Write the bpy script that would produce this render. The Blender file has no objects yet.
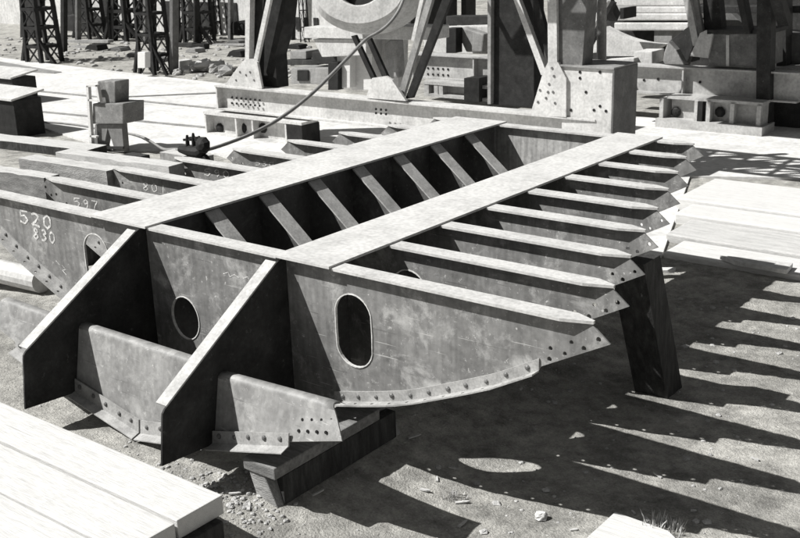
import bpy, bmesh, math, random
from mathutils import Vector, Matrix
random.seed(7)
U = 0.65                       # metres per frame-space unit
ZOFF = 2.5
F = 1071.082
CAM = Vector((7.370185, -8.074835, 3.481073))
RW = Matrix(((0.7893641, 0.6131679, -0.0304870), (-0.1650093, 0.2597332, 0.9514781), (0.5913343, -0.7460320, 0.3062025)))
scene = bpy.context.scene
col = scene.collection

def ray(px, py):
    return RW.transposed() @ Vector(((px-400)/F, -(py-269)/F, -1))
def G(px, py, z=-2.5):         # point of the level plane z seen there
    d = ray(px, py); return CAM + d*((z-CAM.z)/d.z)
def V(px, py, y):              # point of the upright plane y
    d = ray(px, py); return CAM + d*((y-CAM.y)/d.y)
def W(p):
    return Vector((p[0], p[1], p[2]+ZOFF))*U

# ------------------------------------------------------------------ materials
def grey(v): return (v*1.0, v*0.994, v*0.972, 1)
MATS = {}
def mat(name, base, dark=None, light=None, scale=6, rough=.65, bump=.15, metal=0.0, streak=0, grain=None, spots=0, detail=9, smudge=0, scratch=0):
    if name in MATS: return MATS[name]
    dark = base*.6 if dark is None else dark
    light = base*1.3 if light is None else light
    m = bpy.data.materials.new(name); m.use_nodes = True
    n = m.node_tree.nodes; l = m.node_tree.links
    b = n['Principled BSDF']; b.inputs['Roughness'].default_value = rough; b.inputs['Metallic'].default_value = metal; b.inputs['Specular IOR Level'].default_value = .12 if base < .08 else .35
    tc = n.new('ShaderNodeTexCoord'); mp = n.new('ShaderNodeMapping'); l.new(tc.outputs['Object'], mp.inputs['Vector'])
    if grain: mp.inputs['Scale'].default_value = grain
    t = n.new('ShaderNodeTexNoise'); t.inputs['Scale'].default_value = scale; t.inputs['Detail'].default_value = detail; t.inputs['Roughness'].default_value = .68
    l.new(mp.outputs[0], t.inputs['Vector'])
    r = n.new('ShaderNodeValToRGB'); e = r.color_ramp.elements
    e[0].position = .3; e[0].color = grey(dark); e[1].position = .72; e[1].color = grey(light)
    mid = e.new(.5); mid.color = grey(base)
    l.new(t.outputs['Fac'], r.inputs['Fac'])
    out = r.outputs['Color']
    t2 = n.new('ShaderNodeTexNoise'); t2.inputs['Scale'].default_value = scale*9; t2.inputs['Detail'].default_value = 6
    l.new(mp.outputs[0], t2.inputs['Vector'])
    mx = n.new('ShaderNodeMixRGB'); mx.blend_type = 'MULTIPLY'; mx.inputs['Fac'].default_value = .35
    r2 = n.new('ShaderNodeValToRGB'); r2.color_ramp.elements[0].position = .35; r2.color_ramp.elements[0].color = (.45, .45, .45, 1); r2.color_ramp.elements[1].position = .6
    l.new(t2.outputs['Fac'], r2.inputs['Fac']); l.new(out, mx.inputs[1]); l.new(r2.outputs[0], mx.inputs[2]); out = mx.outputs[0]
    if streak:
        mp3 = n.new('ShaderNodeMapping'); mp3.inputs['Scale'].default_value = (7, 7, .6); l.new(tc.outputs['Object'], mp3.inputs['Vector'])
        t3 = n.new('ShaderNodeTexNoise'); t3.inputs['Scale'].default_value = 3; t3.inputs['Detail'].default_value = 5; l.new(mp3.outputs[0], t3.inputs['Vector'])
        r3 = n.new('ShaderNodeValToRGB'); r3.color_ramp.elements[0].position = .38; r3.color_ramp.elements[0].color = (.4, .4, .4, 1); r3.color_ramp.elements[1].position = .6; r3.color_ramp.elements[1].color = (1.15, 1.15, 1.15, 1)
        l.new(t3.outputs['Fac'], r3.inputs['Fac'])
        m3 = n.new('ShaderNodeMixRGB'); m3.blend_type = 'MULTIPLY'; m3.inputs['Fac'].default_value = streak
        l.new(out, m3.inputs[1]); l.new(r3.outputs[0], m3.inputs[2]); out = m3.outputs[0]
    if spots:
        t4 = n.new('ShaderNodeTexNoise'); t4.inputs['Scale'].default_value = 14; t4.inputs['Detail'].default_value = 8; t4.inputs['Roughness'].default_value = .75
        l.new(tc.outputs['Object'], t4.inputs['Vector'])
        r4 = n.new('ShaderNodeValToRGB'); r4.color_ramp.elements[0].position = .60; r4.color_ramp.elements[0].color = (0, 0, 0, 1); r4.color_ramp.elements[1].position = .68
        l.new(t4.outputs['Fac'], r4.inputs['Fac'])
        ml = n.new('ShaderNodeMath'); ml.operation = 'MULTIPLY'; ml.inputs[1].default_value = spots; l.new(r4.outputs[0], ml.inputs[0])
        m4 = n.new('ShaderNodeMixRGB'); l.new(ml.outputs[0], m4.inputs['Fac']); l.new(out, m4.inputs[1]); m4.inputs[2].default_value = grey(.62); out = m4.outputs[0]
    if smudge:
        for (sc, p0, p1, cv, fac) in ((3.1, .54, .70, .58, smudge), (4.3, .56, .74, .06, smudge*.8), (23, .62, .68, .66, smudge*1.2), (31, .63, .68, .05, smudge*1.1)):
            t5 = n.new('ShaderNodeTexNoise'); t5.inputs['Scale'].default_value = sc; t5.inputs['Detail'].default_value = 10; t5.inputs['Roughness'].default_value = .72; t5.inputs['Distortion'].default_value = .4
            mp5 = n.new('ShaderNodeMapping'); mp5.inputs['Location'].default_value = (sc, sc*2, 1); l.new(tc.outputs['Object'], mp5.inputs['Vector']); l.new(mp5.outputs[0], t5.inputs['Vector'])
            r5 = n.new('ShaderNodeMapRange'); r5.inputs[1].default_value = p0; r5.inputs[2].default_value = p1; r5.inputs[4].default_value = fac; l.new(t5.outputs['Fac'], r5.inputs[0])
            m5 = n.new('ShaderNodeMixRGB'); l.new(r5.outputs[0], m5.inputs['Fac']); l.new(out, m5.inputs[1]); m5.inputs[2].default_value = grey(cv); out = m5.outputs[0]
    if scratch:      # short dark and pale scrapes in several directions
        for (rx, ry, rz, cv) in ((.3, .5, .4, .05), (1.2, -.4, 2.0, .6), (.7, 1.1, -.9, .08)):
            mp6 = n.new('ShaderNodeMapping'); mp6.inputs['Rotation'].default_value = (rx, ry, rz); mp6.inputs['Scale'].default_value = (1.5, 40, 40); l.new(tc.outputs['Object'], mp6.inputs['Vector'])
            t6 = n.new('ShaderNodeTexNoise'); t6.inputs['Scale'].default_value = 1.6; t6.inputs['Detail'].default_value = 3; l.new(mp6.outputs[0], t6.inputs['Vector'])
            r6 = n.new('ShaderNodeMapRange'); r6.inputs[1].default_value = .68; r6.inputs[2].default_value = .74; r6.inputs[4].default_value = scratch; l.new(t6.outputs['Fac'], r6.inputs[0])
            m6 = n.new('ShaderNodeMixRGB'); l.new(r6.outputs[0], m6.inputs['Fac']); l.new(out, m6.inputs[1]); m6.inputs[2].default_value = grey(cv); out = m6.outputs[0]
    l.new(out, b.inputs['Base Color'])
    if bump:
        bp = n.new('ShaderNodeBump'); bp.inputs['Strength'].default_value = bump; bp.inputs['Distance'].default_value = .02
        l.new(t2.outputs['Fac'], bp.inputs['Height']); l.new(bp.outputs[0], b.inputs['Normal'])
    MATS[name] = m; return m

M_web = mat('painted_steel_web', .20, .12, .29, scale=2.2, rough=.6, bump=.12, streak=.3, spots=.5, smudge=.6, scratch=.5)
M_flange = mat('scuffed_steel_flange', .52, .40, .60, scale=4, rough=.6, bump=.1, smudge=.35, scratch=.5)
M_plate = mat('scuffed_face_plate', .56, .45, .63, scale=3, rough=.6, bump=.08, smudge=.25, scratch=.5)
M_dark = mat('dark_and_shaded_steel', .036, .02, .06, scale=4, rough=.6, bump=.1, spots=.1)  # also on the knees, darkened for their unlit sides
M_brk = mat('bracket_steel', .42, .28, .56, scale=5, rough=.6, bump=.1, spots=.5, smudge=.3)
M_strip = mat('angle_steel', .34, .22, .46, scale=7, rough=.6, bump=.1)
M_rim = mat('bare_cut_edge', .65, .4, .8, scale=20, rough=.5, bump=.05)
M_rivet = mat('rivet_steel', .12, .07, .2, scale=20, rough=.5, bump=.05)
M_hole = mat('hole_shadow_steel', .02, .015, .03, scale=9, rough=.9, bump=0)
M_chalk = mat('chalk', .75, .45, .85, scale=40, rough=.95, bump=.1)
M_wood = mat('weathered_timber', .20, .11, .30, scale=5, rough=.85, bump=.5, grain=(1, 5, 5))
M_wooddark = mat('dark_and_shaded_timber', .05, .025, .09, scale=5, rough=.85, bump=.5, grain=(4, 4, .7))  # dark timbers, and the keel block's side in shade
M_baulk = mat('grey_baulk_timber', .3, .16, .44, scale=4, rough=.85, bump=.5, grain=(1, 4, 4))
M_flat = mat('planed_timber', .5, .38, .58, scale=4, rough=.85, bump=.3, grain=(.6, 4, 4))
M_white = mat('bleached_plank', .60, .54, .64, scale=3, rough=.85, bump=.25, grain=(.4, 7, 7), smudge=.22, scratch=.35)
M_slab = mat('pale_steel_plating', .62, .48, .70, scale=1.2, rough=.7, bump=.1, smudge=.25)
M_light = mat('light_painted_steel', .54, .38, .66, scale=2.5, rough=.6, bump=.1, streak=.1, smudge=.2)
M_dull = mat('shade_dulled_steel', .40, .26, .52, scale=2.5, rough=.6, bump=.1, streak=.1, smudge=.3)  # light steel darkened to deepen the shade on the far gantry
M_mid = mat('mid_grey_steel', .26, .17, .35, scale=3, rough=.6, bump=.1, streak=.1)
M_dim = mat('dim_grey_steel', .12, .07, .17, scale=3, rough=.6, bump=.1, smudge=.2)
M_dim2 = mat('grey_painted_timber', .17, .11, .24, scale=4, rough=.8, bump=.2, smudge=.3)
M_keel = mat('keelson_steel', .27, .18, .36, scale=2.2, rough=.55, bump=.1, streak=.2, spots=.4, smudge=.45, scratch=.5)
M_bay = mat('shaded_bay_steel', .10, .06, .15, scale=3, rough=.6, bump=.1, spots=.3, smudge=.2)  # darker than the other webs: the bay's shade is in the colour
M_rear = mat('rear_plate_steel', .36, .22, .48, scale=2.5, rough=.6, bump=.1, streak=.4, smudge=.4)
M_pale = mat('pale_wall', .6, .45, .7, scale=1, rough=.9, bump=.1, streak=.3)
M_stone = mat('pale_stone', .42, .25, .6, scale=9, rough=.95, bump=.5)
M_grass = mat('dry_grass', .55, .4, .65, scale=8, rough=.9, bump=0)
M_hose = mat('rubber_hose', .22, .16, .3, scale=8, rough=.6, bump=0)
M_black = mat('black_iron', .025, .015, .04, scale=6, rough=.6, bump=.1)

_n = M_chalk.node_tree.nodes; _t = _n.new('ShaderNodeTexNoise'); _t.inputs['Scale'].default_value = 55; _t.inputs['Detail'].default_value = 5
_c = _n.new('ShaderNodeTexCoord'); M_chalk.node_tree.links.new(_c.outputs['Object'], _t.inputs['Vector'])
_r = _n.new('ShaderNodeMapRange'); _r.inputs[1].default_value = .38; _r.inputs[2].default_value = .6; _r.inputs[3].default_value = .45; _r.inputs[4].default_value = .95
M_chalk.node_tree.links.new(_t.outputs['Fac'], _r.inputs[0]); M_chalk.node_tree.links.new(_r.outputs[0], _n['Principled BSDF'].inputs['Alpha'])
def ground_mat():
    m = bpy.data.materials.new('dirt_ground'); m.use_nodes = True
    n = m.node_tree.nodes; l = m.node_tree.links; b = n['Principled BSDF']; b.inputs['Roughness'].default_value = .95
    b.inputs['Specular IOR Level'].default_value = .1
    tc = n.new('ShaderNodeTexCoord')
    def noise(s, d=8, r=.65):
        t = n.new('ShaderNodeTexNoise'); t.inputs['Scale'].default_value = s; t.inputs['Detail'].default_value = d; t.inputs['Roughness'].default_value = r
        l.new(tc.outputs['Object'], t.inputs['Vector']); return t.outputs['Fac']
    def ramp(s, p0, c0, p1, c1):
        r = n.new('ShaderNodeValToRGB'); e = r.color_ramp.elements; e[0].position = p0; e[0].color = grey(c0); e[1].position = p1; e[1].color = grey(c1)
        l.new(s, r.inputs['Fac']); return r.outputs[0]
    def mult(a, c, f):
        x = n.new('ShaderNodeMixRGB'); x.blend_type = 'MULTIPLY'; x.inputs['Fac'].default_value = f; l.new(a, x.inputs[1]); l.new(c, x.inputs[2]); return x.outputs[0]
    a = ramp(noise(.9, 6), .3, .36, .7, .56)
    o = mult(a, ramp(noise(7, 9, .75), .3, .4, .65, 1.15), .85)
    o = mult(o, ramp(noise(2.3, 8, .7), .38, .55, .55, 1.05), .7)
    fine = noise(60, 4)
    o = mult(o, ramp(fine, .3, .5, .6, 1.05), .6)
    v = n.new('ShaderNodeTexVoronoi'); v.inputs['Scale'].default_value = 26; l.new(tc.outputs['Object'], v.inputs['Vector'])
    chips = ramp(v.outputs['Distance'], .10, 1, .16, 0)
    gate = ramp(noise(9, 3), .55, 0, .62, 1)
    g2 = mult(chips, gate, 1)
    x = n.new('ShaderNodeMixRGB'); l.new(g2, x.inputs['Fac']); l.new(o, x.inputs[1]); x.inputs[2].default_value = grey(.6); o = x.outputs[0]
    l.new(o, b.inputs['Base Color'])
    ad = n.new('ShaderNodeMath'); ad.operation = 'ADD'; l.new(fine, ad.inputs[0]); l.new(noise(18, 9, .7), ad.inputs[1])
    bp = n.new('ShaderNodeBump'); bp.inputs['Strength'].default_value = .7; bp.inputs['Distance'].default_value = .03
    l.new(ad.outputs[0], bp.inputs['Height']); l.new(bp.outputs[0], b.inputs['Normal'])
    return m
M_ground = ground_mat()

# ------------------------------------------------------------------ mesh builder
class MB:
    def __init__(s): s.v = []; s.f = []; s.m = []
    def add(s, vs, fs, m=0):
        o = len(s.v); s.v += [Vector(v) for v in vs]; s.f += [tuple(i+o for i in f) for f in fs]; s.m += [m]*len(fs); return s
    def hexa(s, p, m=0):   # bottom 4 then top 4
        return s.add(p, [(3, 2, 1, 0), (4, 5, 6, 7), (0, 1, 5, 4), (1, 2, 6, 5), (2, 3, 7, 6), (3, 0, 4, 7)], m)
    def box(s, x0, x1, y0, y1, z0, z1, m=0):
        return s.hexa([(x0, y0, z0), (x1, y0, z0), (x1, y1, z0), (x0, y1, z0), (x0, y0, z1), (x1, y0, z1), (x1, y1, z1), (x0, y1, z1)], m)
    def prism(s, poly, ext, m=0):
        k = len(poly); e = Vector(ext); a = [Vector(p) for p in poly]
        return s.add(a+[p+e for p in a], [tuple(range(k)), tuple(range(2*k-1, k-1, -1))]+[(i, i+k, (i+1) % k+k, (i+1) % k) for i in range(k)], m)
    def bar(s, p, q, w, h, up=(0, 0, 1), m=0):
        p = Vector(p); q = Vector(q); d = (q-p).normalized(); sd = d.cross(Vector(up)).normalized(); u = sd.cross(d).normalized()
        a = [sd*x*w/2+u*y*h/2 for x, y in ((-1, -1), (1, -1), (1, 1), (-1, 1))]
        return s.hexa([p+i for i in a]+[q+i for i in a], m)
    def tube(s, pts, r, n=8, m=0, caps=True):
        pts = [Vector(p) for p in pts]; rr = r if isinstance(r, (list, tuple)) else [r]*len(pts); o = []; fs = []
        for i, p in enumerate(pts):
            d = (pts[min(i+1, len(pts)-1)]-pts[max(i-1, 0)]).normalized()
            a = d.cross(Vector((.13, .21, .97))).normalized(); b = d.cross(a)
            o += [p+(a*math.cos(t*2*math.pi/n)+b*math.sin(t*2*math.pi/n))*rr[i] for t in range(n)]
        for i in range(len(pts)-1):
            fs += [(i*n+t, i*n+(t+1) % n, (i+1)*n+(t+1) % n, (i+1)*n+t) for t in range(n)]
        if caps: fs += [tuple(range(n-1, -1, -1)), tuple(range((len(pts)-1)*n, len(pts)*n))]
        return s.add(o, fs, m)
    def dome(s, c, nrm, r, m=0, n=8, hgt=.75):
        c = Vector(c); nn = Vector(nrm).normalized(); a = nn.cross(Vector((.31, .17, .9))).normalized(); b = nn.cross(a)
        o = []; fs = []
        for k, (rr, hh) in enumerate(((1, -.1), (.95, .3), (.6, .75))):
            o += [c+(a*math.cos(t*2*math.pi/n)+b*math.sin(t*2*math.pi/n))*r*rr+nn*r*hh*hgt for t in range(n)]
        o.append(c+nn*r*hgt)
        for k in range(2): fs += [(k*n+t, k*n+(t+1) % n, (k+1)*n+(t+1) % n, (k+1)*n+t) for t in range(n)]
        fs += [(2*n+t, 2*n+(t+1) % n, 3*n) for t in range(n)]
        return s.add(o, fs, m)
    def disc(s, c, nrm, r, th=.006, m=0, n=8):
        c = Vector(c); nn = Vector(nrm).normalized(); a = nn.cross(Vector((.31, .17, .9))).normalized(); b = nn.cross(a)
        return s.prism([c-nn*th+(a*math.cos(t*2*math.pi/n)+b*math.sin(t*2*math.pi/n))*r for t in range(n)], nn*2*th, m)
    def sheet(s, outer, holes, fn, ext, m=0):     # flat plate with holes; fn maps (u,v) to a point, ext is the thickness vector
        bm = bmesh.new(); loops = []
        for lp in [outer]+list(holes):
            vs = [bm.verts.new((p[0], p[1], 0)) for p in lp]
            for i in range(len(vs)): bm.edges.new((vs[i], vs[(i+1) % len(vs)]))
            loops.append(len(vs))
        bmesh.ops.triangle_fill(bm, edges=bm.edges[:], use_beauty=True, normal=(0, 0, 1))
        bm.verts.ensure_lookup_table(); bm.verts.index_update()
        vs = [fn(v.co.x, v.co.y) for v in bm.verts]; k = len(vs); e = Vector(ext)
        fs = [tuple(v.index for v in f.verts) for f in bm.faces]
        fs2 = list(fs)+[tuple(i+k for i in reversed(f)) for f in fs]
        o = 0
        for c in loops:
            fs2 += [(o+i, o+i+k, o+(i+1) % c+k, o+(i+1) % c) for i in range(c)]; o += c
        bm.free()
        return s.add([Vector(v) for v in vs]+[Vector(v)+e for v in vs], fs2, m)
    def build(s, name, mats, parent=None, loc=None, bevel=0, smooth=False, jitter=0, weld=False):
        if not isinstance(mats, (list, tuple)): mats = [mats]
        if parent is not None: org = parent['_org'] if '_org' in parent else (0, 0, 0)
        else: org = loc if loc is not None else (0, 0, 0)
        org = Vector(org)
        me = bpy.data.meshes.new(name)
        me.from_pydata([(v-org)*U if not jitter else (v-org+Vector([random.uniform(-jitter, jitter) for _ in '123']))*U for v in s.v], [], s.f)
        for i, p in enumerate(me.polygons): p.material_index = s.m[i]; p.use_smooth = smooth
        for mm in mats: me.materials.append(mm)
        bm = bmesh.new(); bm.from_mesh(me)
        if weld: bmesh.ops.remove_doubles(bm, verts=bm.verts[:], dist=2e-5)
        if bevel:
            bmesh.ops.remove_doubles(bm, verts=bm.verts[:], dist=1e-5)
            bmesh.ops.bevel(bm, geom=[e for e in bm.edges if e.is_manifold and e.calc_face_angle(0) > .5], offset=bevel*U, segments=2, affect='EDGES', profile=.6)
        bmesh.ops.recalc_face_normals(bm, faces=bm.faces[:]); bm.to_mesh(me); bm.free()
        o = bpy.data.objects.new(name, me); col.objects.link(o)
        if parent is not None:
            o.parent = parent; o['_org'] = list(org)
        else:
            o.location = W(org); o['_org'] = list(org)
        return o

def thing(name, label, cat, loc=(0, 0, -2.5), group=None):
    o = bpy.data.objects.new(name, None); col.objects.link(o); o.location = W(loc); o['_org'] = list(loc)
    return tag(o, label, cat, group)
def tag(o, label, cat, group=None):
    o['label'] = label; o['category'] = cat
    if group: o['group'] = group
    return o

# ------------------------------------------------------------------ ground
def gz(x, y):
    t = max(0, min(1, (1.6-x)/2.6)); near = -2.5+.4*t*t*(3-2*t)-.012*max(-5, min(4, y))*t
    d = max(0, max(-x-7, x-9, y-4, -y-9)); t = min(1, d/4.5); t = t*t*(3-2*t)
    return near*(1-t)-2.5*t
def axis(lo, hi, step, far):
    a = []; x = lo
    while x < hi: a.append(x); x += step
    a.append(hi); s = step; x = hi
    while x < far: s *= 1.35; x += s; a.append(x)
    s = step; x = lo; b = []
    while x > -far: s *= 1.35; x -= s; b.append(x)
    return b[::-1]+a
from mathutils import noise as mn
xs = axis(-8, 8, .07, 900); ys = axis(-5.5, 9, .07, 900)
def rough(x, y):
    w = 1 if (-9 < x < 9 and -6 < y < 10) else 0
    p = Vector((x*1.6, y*1.6, 3.1)); q = Vector((x*7, y*7, 1.7))
    sc = mn.noise(Vector((x*2.6, y*4.2, 5)))
    return w*(-.03*max(0, sc-.25)+.010*mn.noise(p)+.010*mn.noise(q)+.010*mn.noise(q*2.6))
mb = MB(); nx = len(xs)
mb.v = [Vector((x, y, gz(x, y)+rough(x, y))) for y in ys for x in xs]
mb.f = [(j*nx+i, j*nx+i+1, (j+1)*nx+i+1, (j+1)*nx+i) for j in range(len(ys)-1) for i in range(nx-1)]
mb.m = [0]*len(mb.f)
g = mb.build('ground', M_ground, loc=(0, 0, 0), smooth=True); g['kind'] = 'structure'

# gravel and chips: nobody could count them
mb = MB()
def stone(mb, x, y, z, r, m=0):
    ph = [random.uniform(.6, 1.25) for _ in range(14)]
    o = []
    for k, (zz, rr) in enumerate(((-.3, .8), (.25, 1), (.7, .55))):
        o += [(x+math.cos(t*1.2566+k)*rr*r*ph[(t+k*5) % 14], y+math.sin(t*1.2566+k)*rr*r*ph[(t*2+k) % 14], z+zz*r*.8) for t in range(5)]
    fs = [(k*5+t, k*5+(t+1) % 5, k*5+5+(t+1) % 5, k*5+5+t) for k in range(2) for t in range(5)]+[(10, 11, 12, 13, 14)]
    mb.add(o, fs, m)
for i in range(6500):
    x = random.uniform(-7, 7.5); y = random.uniform(-4, 8)
    r = .009+.05*random.random()**7
    if mn.noise(Vector((x*.9, y*.9, 9))) < random.uniform(-.5, .3): continue
    stone(mb, x, y, gz(x, y)+rough(x, y), r)
for i in range(500):      # rubble beside the block
    x = random.gauss(-.35, .38); y = random.gauss(-1.45, .22)
    stone(mb, x, y, gz(x, y)+rough(x, y), .008+.032*random.random()**3)
gr = mb.build('gravel', M_stone, loc=(0, 0, 0)); gr['kind'] = 'stuff'; gr['label'] = 'small pale stones and chips scattered over the dirt'; gr['category'] = 'gravel'

# ------------------------------------------------------------------ hull section
hull = thing('hull_section', 'riveted steel ship section under construction with wide face plates and tapered ribs', 'ship section', (-1.98, .14, -2.3))
PROF = [(-2.4, -2.1), (-2.0, -2.05), (-.85, -1.79), (-.15, -1.63), (.5, -1.47), (.95, -1.34), (1.46, -1.13), (2.0, -.9), (2.55, -.6), (3.26, -.19)]
def zp(s):
    for (a, za), (b, zb) in zip(PROF, PROF[1:]):
        if s <= b: return za+(zb-za)*(s-a)/(b-a)
    return PROF[-1][1]
TW = .018
def ring(cx, cz, rx, rz, straight=0, n=28):
    o = []
    for i in range(n):
        t = 2*math.pi*i/n; s = math.sin(t)
        o.append((cx+rx*math.cos(t), cz+rz*s+(straight if s > 1e-6 else -straight if s < -1e-6 else 0)))
    return o
def circ(cx, cz, r, n=8): return [(cx+r*math.cos(2*math.pi*i/n), cz+r*math.sin(2*math.pi*i/n)) for i in range(n)]
GH = [(2.647, -.36), (2.81, -.385), (2.875, -.25), (3.0, -.285), (3.14, -.17), (2.64, -.47)]
AX, BX = -4.15, 0.0            # outer edges of the two face plates
AI, BI = -3.03, -.82           # inner edges
GA, GB = -3.19, -.77           # girder webs
def wing_x(side, k, s):        # s along the profile -> world x
    return s-.31*k if side > 0 else -3.95-s+.31*k
def wing_s(side, k, x):
    return x+.31*k if side > 0 else -3.95+.31*k-x
def mk_rim(mb, lp, y, w=.009):
    cx = sum(p[0] for p in lp)/len(lp); cz = sum(p[1] for p in lp)/len(lp); k = len(lp)
    o = []
    for p in lp:
        d = Vector((p[0]-cx, 0, p[1]-cz)); d.normalize(); P = Vector((p[0], y, p[1]))
        o.append((P-d*.004, P+d*w))
    for i in range(k):
        a, b = o[i]; c, d = o[(i+1) % k]
        e = Vector((0, -.01, 0)); e2 = Vector((0, TW+.004, 0))
        mb.add([a+e, b+e, d+e, c+e, a+e2, c+e2, b, d], [(0, 1, 2, 3), (0, 3, 5, 4), (1, 6, 7, 2)])
def shell_angle(mb, side, k, s0, s1):
    y = k+.13; n = max(2, round((s1-s0)/.245)); st = (s1-s0)/n
    for i in range(n):
        P = []
        for j in (0, .5, 1):
            s = s0+st*(i+j); P.append((wing_x(side, k, s), zp(s)))
        (xa, za), (xm, zm), (xb, zb) = P
        h = .12
        mb.hexa([(xa, y-.018, za), (xb, y-.018, zb), (xb, y-.001, zb), (xa, y-.001, za), (xa, y-.018, za+h), (xb, y-.018, zb+h), (xb, y-.001, zb+h), (xa, y-.001, za+h)])
        if k < 4: mb.dome((xm+random.uniform(-.012, .012), y-.018, zm+.062+random.uniform(-.008, .008)), (random.uniform(-.15, .15), -1, random.uniform(-.15, .15)), random.uniform(.026, .034), m=1)
        # horizontal leg with a rivet hole
        y0, y1 = y-.14, y-.018; yc = (y0+y1)/2; r = .021
        sq = [(0, 0), (.5, 0), (1, 0), (1, .5), (1, 1), (.5, 1), (0, 1), (0, .5)]
        def pt(u, v, dz): return (xa+(xb-xa)*u, y0+(y1-y0)*v, za+(zb-za)*u-.012+dz)
        du = r/abs(xb-xa); dv = r/(y1-y0)
        inn = [(.5+du*math.cos(a), .5+dv*math.sin(a)) for a in [math.radians(225+45*t) for t in range(8)]]
        o = []
        for dz in (.012, -.006):
            o += [pt(u, v, dz) for u, v in sq]+[pt(u, v, dz) for u, v in inn]
        fs = []
        for t in range(8):
            t2 = (t+1) % 8
            fs += [(t, t2, 8+t2, 8+t), (16+t, 24+t, 24+t2, 16+t2), (8+t, 8+t2, 24+t2, 24+t), (t, 16+t, 16+t2, t2)]
        mb.add(o, fs)
def flange(x0, x1, k, snip=0, z=0):    # T flange from x0 (square end) to x1 (sniped end)
    d = 1 if x1 > x0 else -1; a = k+.03; b = k+.25; c = k+.13
    if snip: p = [(x0, a), (x1-d*.3, a), (x1, c-.005), (x1, c+.025), (x1-d*.22, b), (x0, b)]
    else: p = [(x0, a), (x1, a), (x1, b), (x0, b)]
    return [(q[0], q[1], z-.03) for q in p]
def web_loops(side, k, x_in):
    s_in = wing_s(side, k, x_in); st = 3.07
    top = -.034
    svals = [s for s, _ in PROF if s_in+.02 < s < 2.5]
    lp = [(x_in, top), (wing_x(side, k, st), top), (wing_x(side, k, 3.26), -.19)]
    lp += [(wing_x(side, k, 2.55), zp(2.55)+.03 if True else 0), (wing_x(side, k, 2.5), zp(2.5))]
    lp += [(wing_x(side, k, s), zp(s)) for s in reversed(svals)]
    lp += [(x_in, zp(s_in))]
    return lp
def wing_holes(side, k):
    hs = []
    if k < 5:
        hs += [circ(wing_x(side, k, a+random.uniform(-.012, .012)), b+random.uniform(-.01, .01), (.025 if k < 4 else .021)*random.uniform(.85, 1.1)) for a, b in GH]
    rims = []
    if k <= 3:
        cx = .2 if side > 0 else -4.27
        rims.append(ring(cx, -.71 if k < 3 else -.66, .255, .255 if k < 2 else .23, .165 if k < 2 else .1))
    return hs, rims
def xz(y): return lambda u, v: (u, y, v)

DIG = {'5': [[(.9, 1), (.2, .95), (.15, .55), (.6, .62), (.9, .35), (.6, .02), (.1, .1)]], '2': [[(.1, .8), (.5, 1), (.85, .75), (.5, .35), (.1, .05), (.45, .08), (.95, .0)]],
       '0': [[(.5, 1), (.15, .7), (.2, .2), (.5, 0), (.85, .3), (.8, .8), (.5, 1)]], '8': [[(.75, .85), (.45, 1), (.2, .78), (.5, .55), (.8, .25), (.45, 0), (.15, .22), (.5, .52), (.78, .8)]],
       '3': [[(.15, .9), (.55, 1), (.8, .75), (.4, .55), (.85, .3), (.5, 0), (.1, .1)]], '9': [[(.8, .75), (.5, 1), (.2, .75), (.45, .5), (.8, .7), (.8, .3), (.6, 0)]],
       '7': [[(.1, .95), (.85, .98), (.5, .45), (.4, 0)]], '1': [[(.5, 1), (.45, 0)]], '-': [[(.1, .5), (.9, .5)]], 'z': [[(.1, .9), (.9, .9), (.1, .1), (.9, .05)]],
       's': [[(.0, .4), (.3, .7), (.4, .3), (.7, .6), (1.0, .4)]]}
def chalk(parent, txt, p0, p1, h, y, w=.022):   # handwritten strokes between two pixels, standing on the web
    a = V(p0[0], p0[1], y); b = V(p1[0], p1[1], y); d = (b-a)/max(1, len(txt))
    for i, c in enumerate(txt):
        mb = MB()
        for st in DIG[c]:
            pts = []
            for (u, v) in st:
                pts.append(a+d*(i+.08+u*.8)+Vector((random.uniform(-.006, .006)+v*h*.08, 0, v*h+random.uniform(-.006, .006))))
            q = []
            for k in range(len(pts)-1):
                for t in (0, .33, .66): q.append(pts[k].lerp(pts[k+1], t))
            q.append(pts[-1])
            L = []; R_ = []
            for k in range(len(q)):
                e = (q[min(k+1, len(q)-1)]-q[max(k-1, 0)]).normalized(); nrm = Vector((-e.z, 0, e.x))*w/2*random.uniform(.65, 1.15); yo = Vector((0, -.0003*(k+1), 0))
                L.append(q[k]+nrm+yo); R_.append(q[k]-nrm+yo)
            N = len(q); mb.add(L+R_, [(k, k+1, N+k+1, N+k) for k in range(N-1)])
        mb.build('chalk_mark', M_chalk, parent)

def frame(side, k, x_in, name='rib_frame', extra=None):
    hs, rims = wing_holes(side, k)
    fr = MB().sheet(web_loops(side, k, x_in), hs+rims, xz(k+.13), (0, TW, 0)).build(name, M_web, hull)
    return fr, rims
def dress(fr, side, k, rims):
    st = 3.09; xe = wing_x(side, k, st)
    MB().prism(flange(BX+.004 if side > 0 else AX-.004, xe, k, 1), (0, 0, .03)).build('flange', M_flange, fr)
    s0 = wing_s(side, k, -.12 if side > 0 else -3.83)
    if s0 < 2.4:
        m = MB(); shell_angle(m, side, k, max(s0, -.2), 2.53); m.build('shell_angle', [M_strip, M_rivet], fr, weld=True)
    if rims and k < 2:
        for r in rims:
            m = MB(); mk_rim(m, r, k+.13); m.build('manhole_rim', M_rim, fr)

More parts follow.
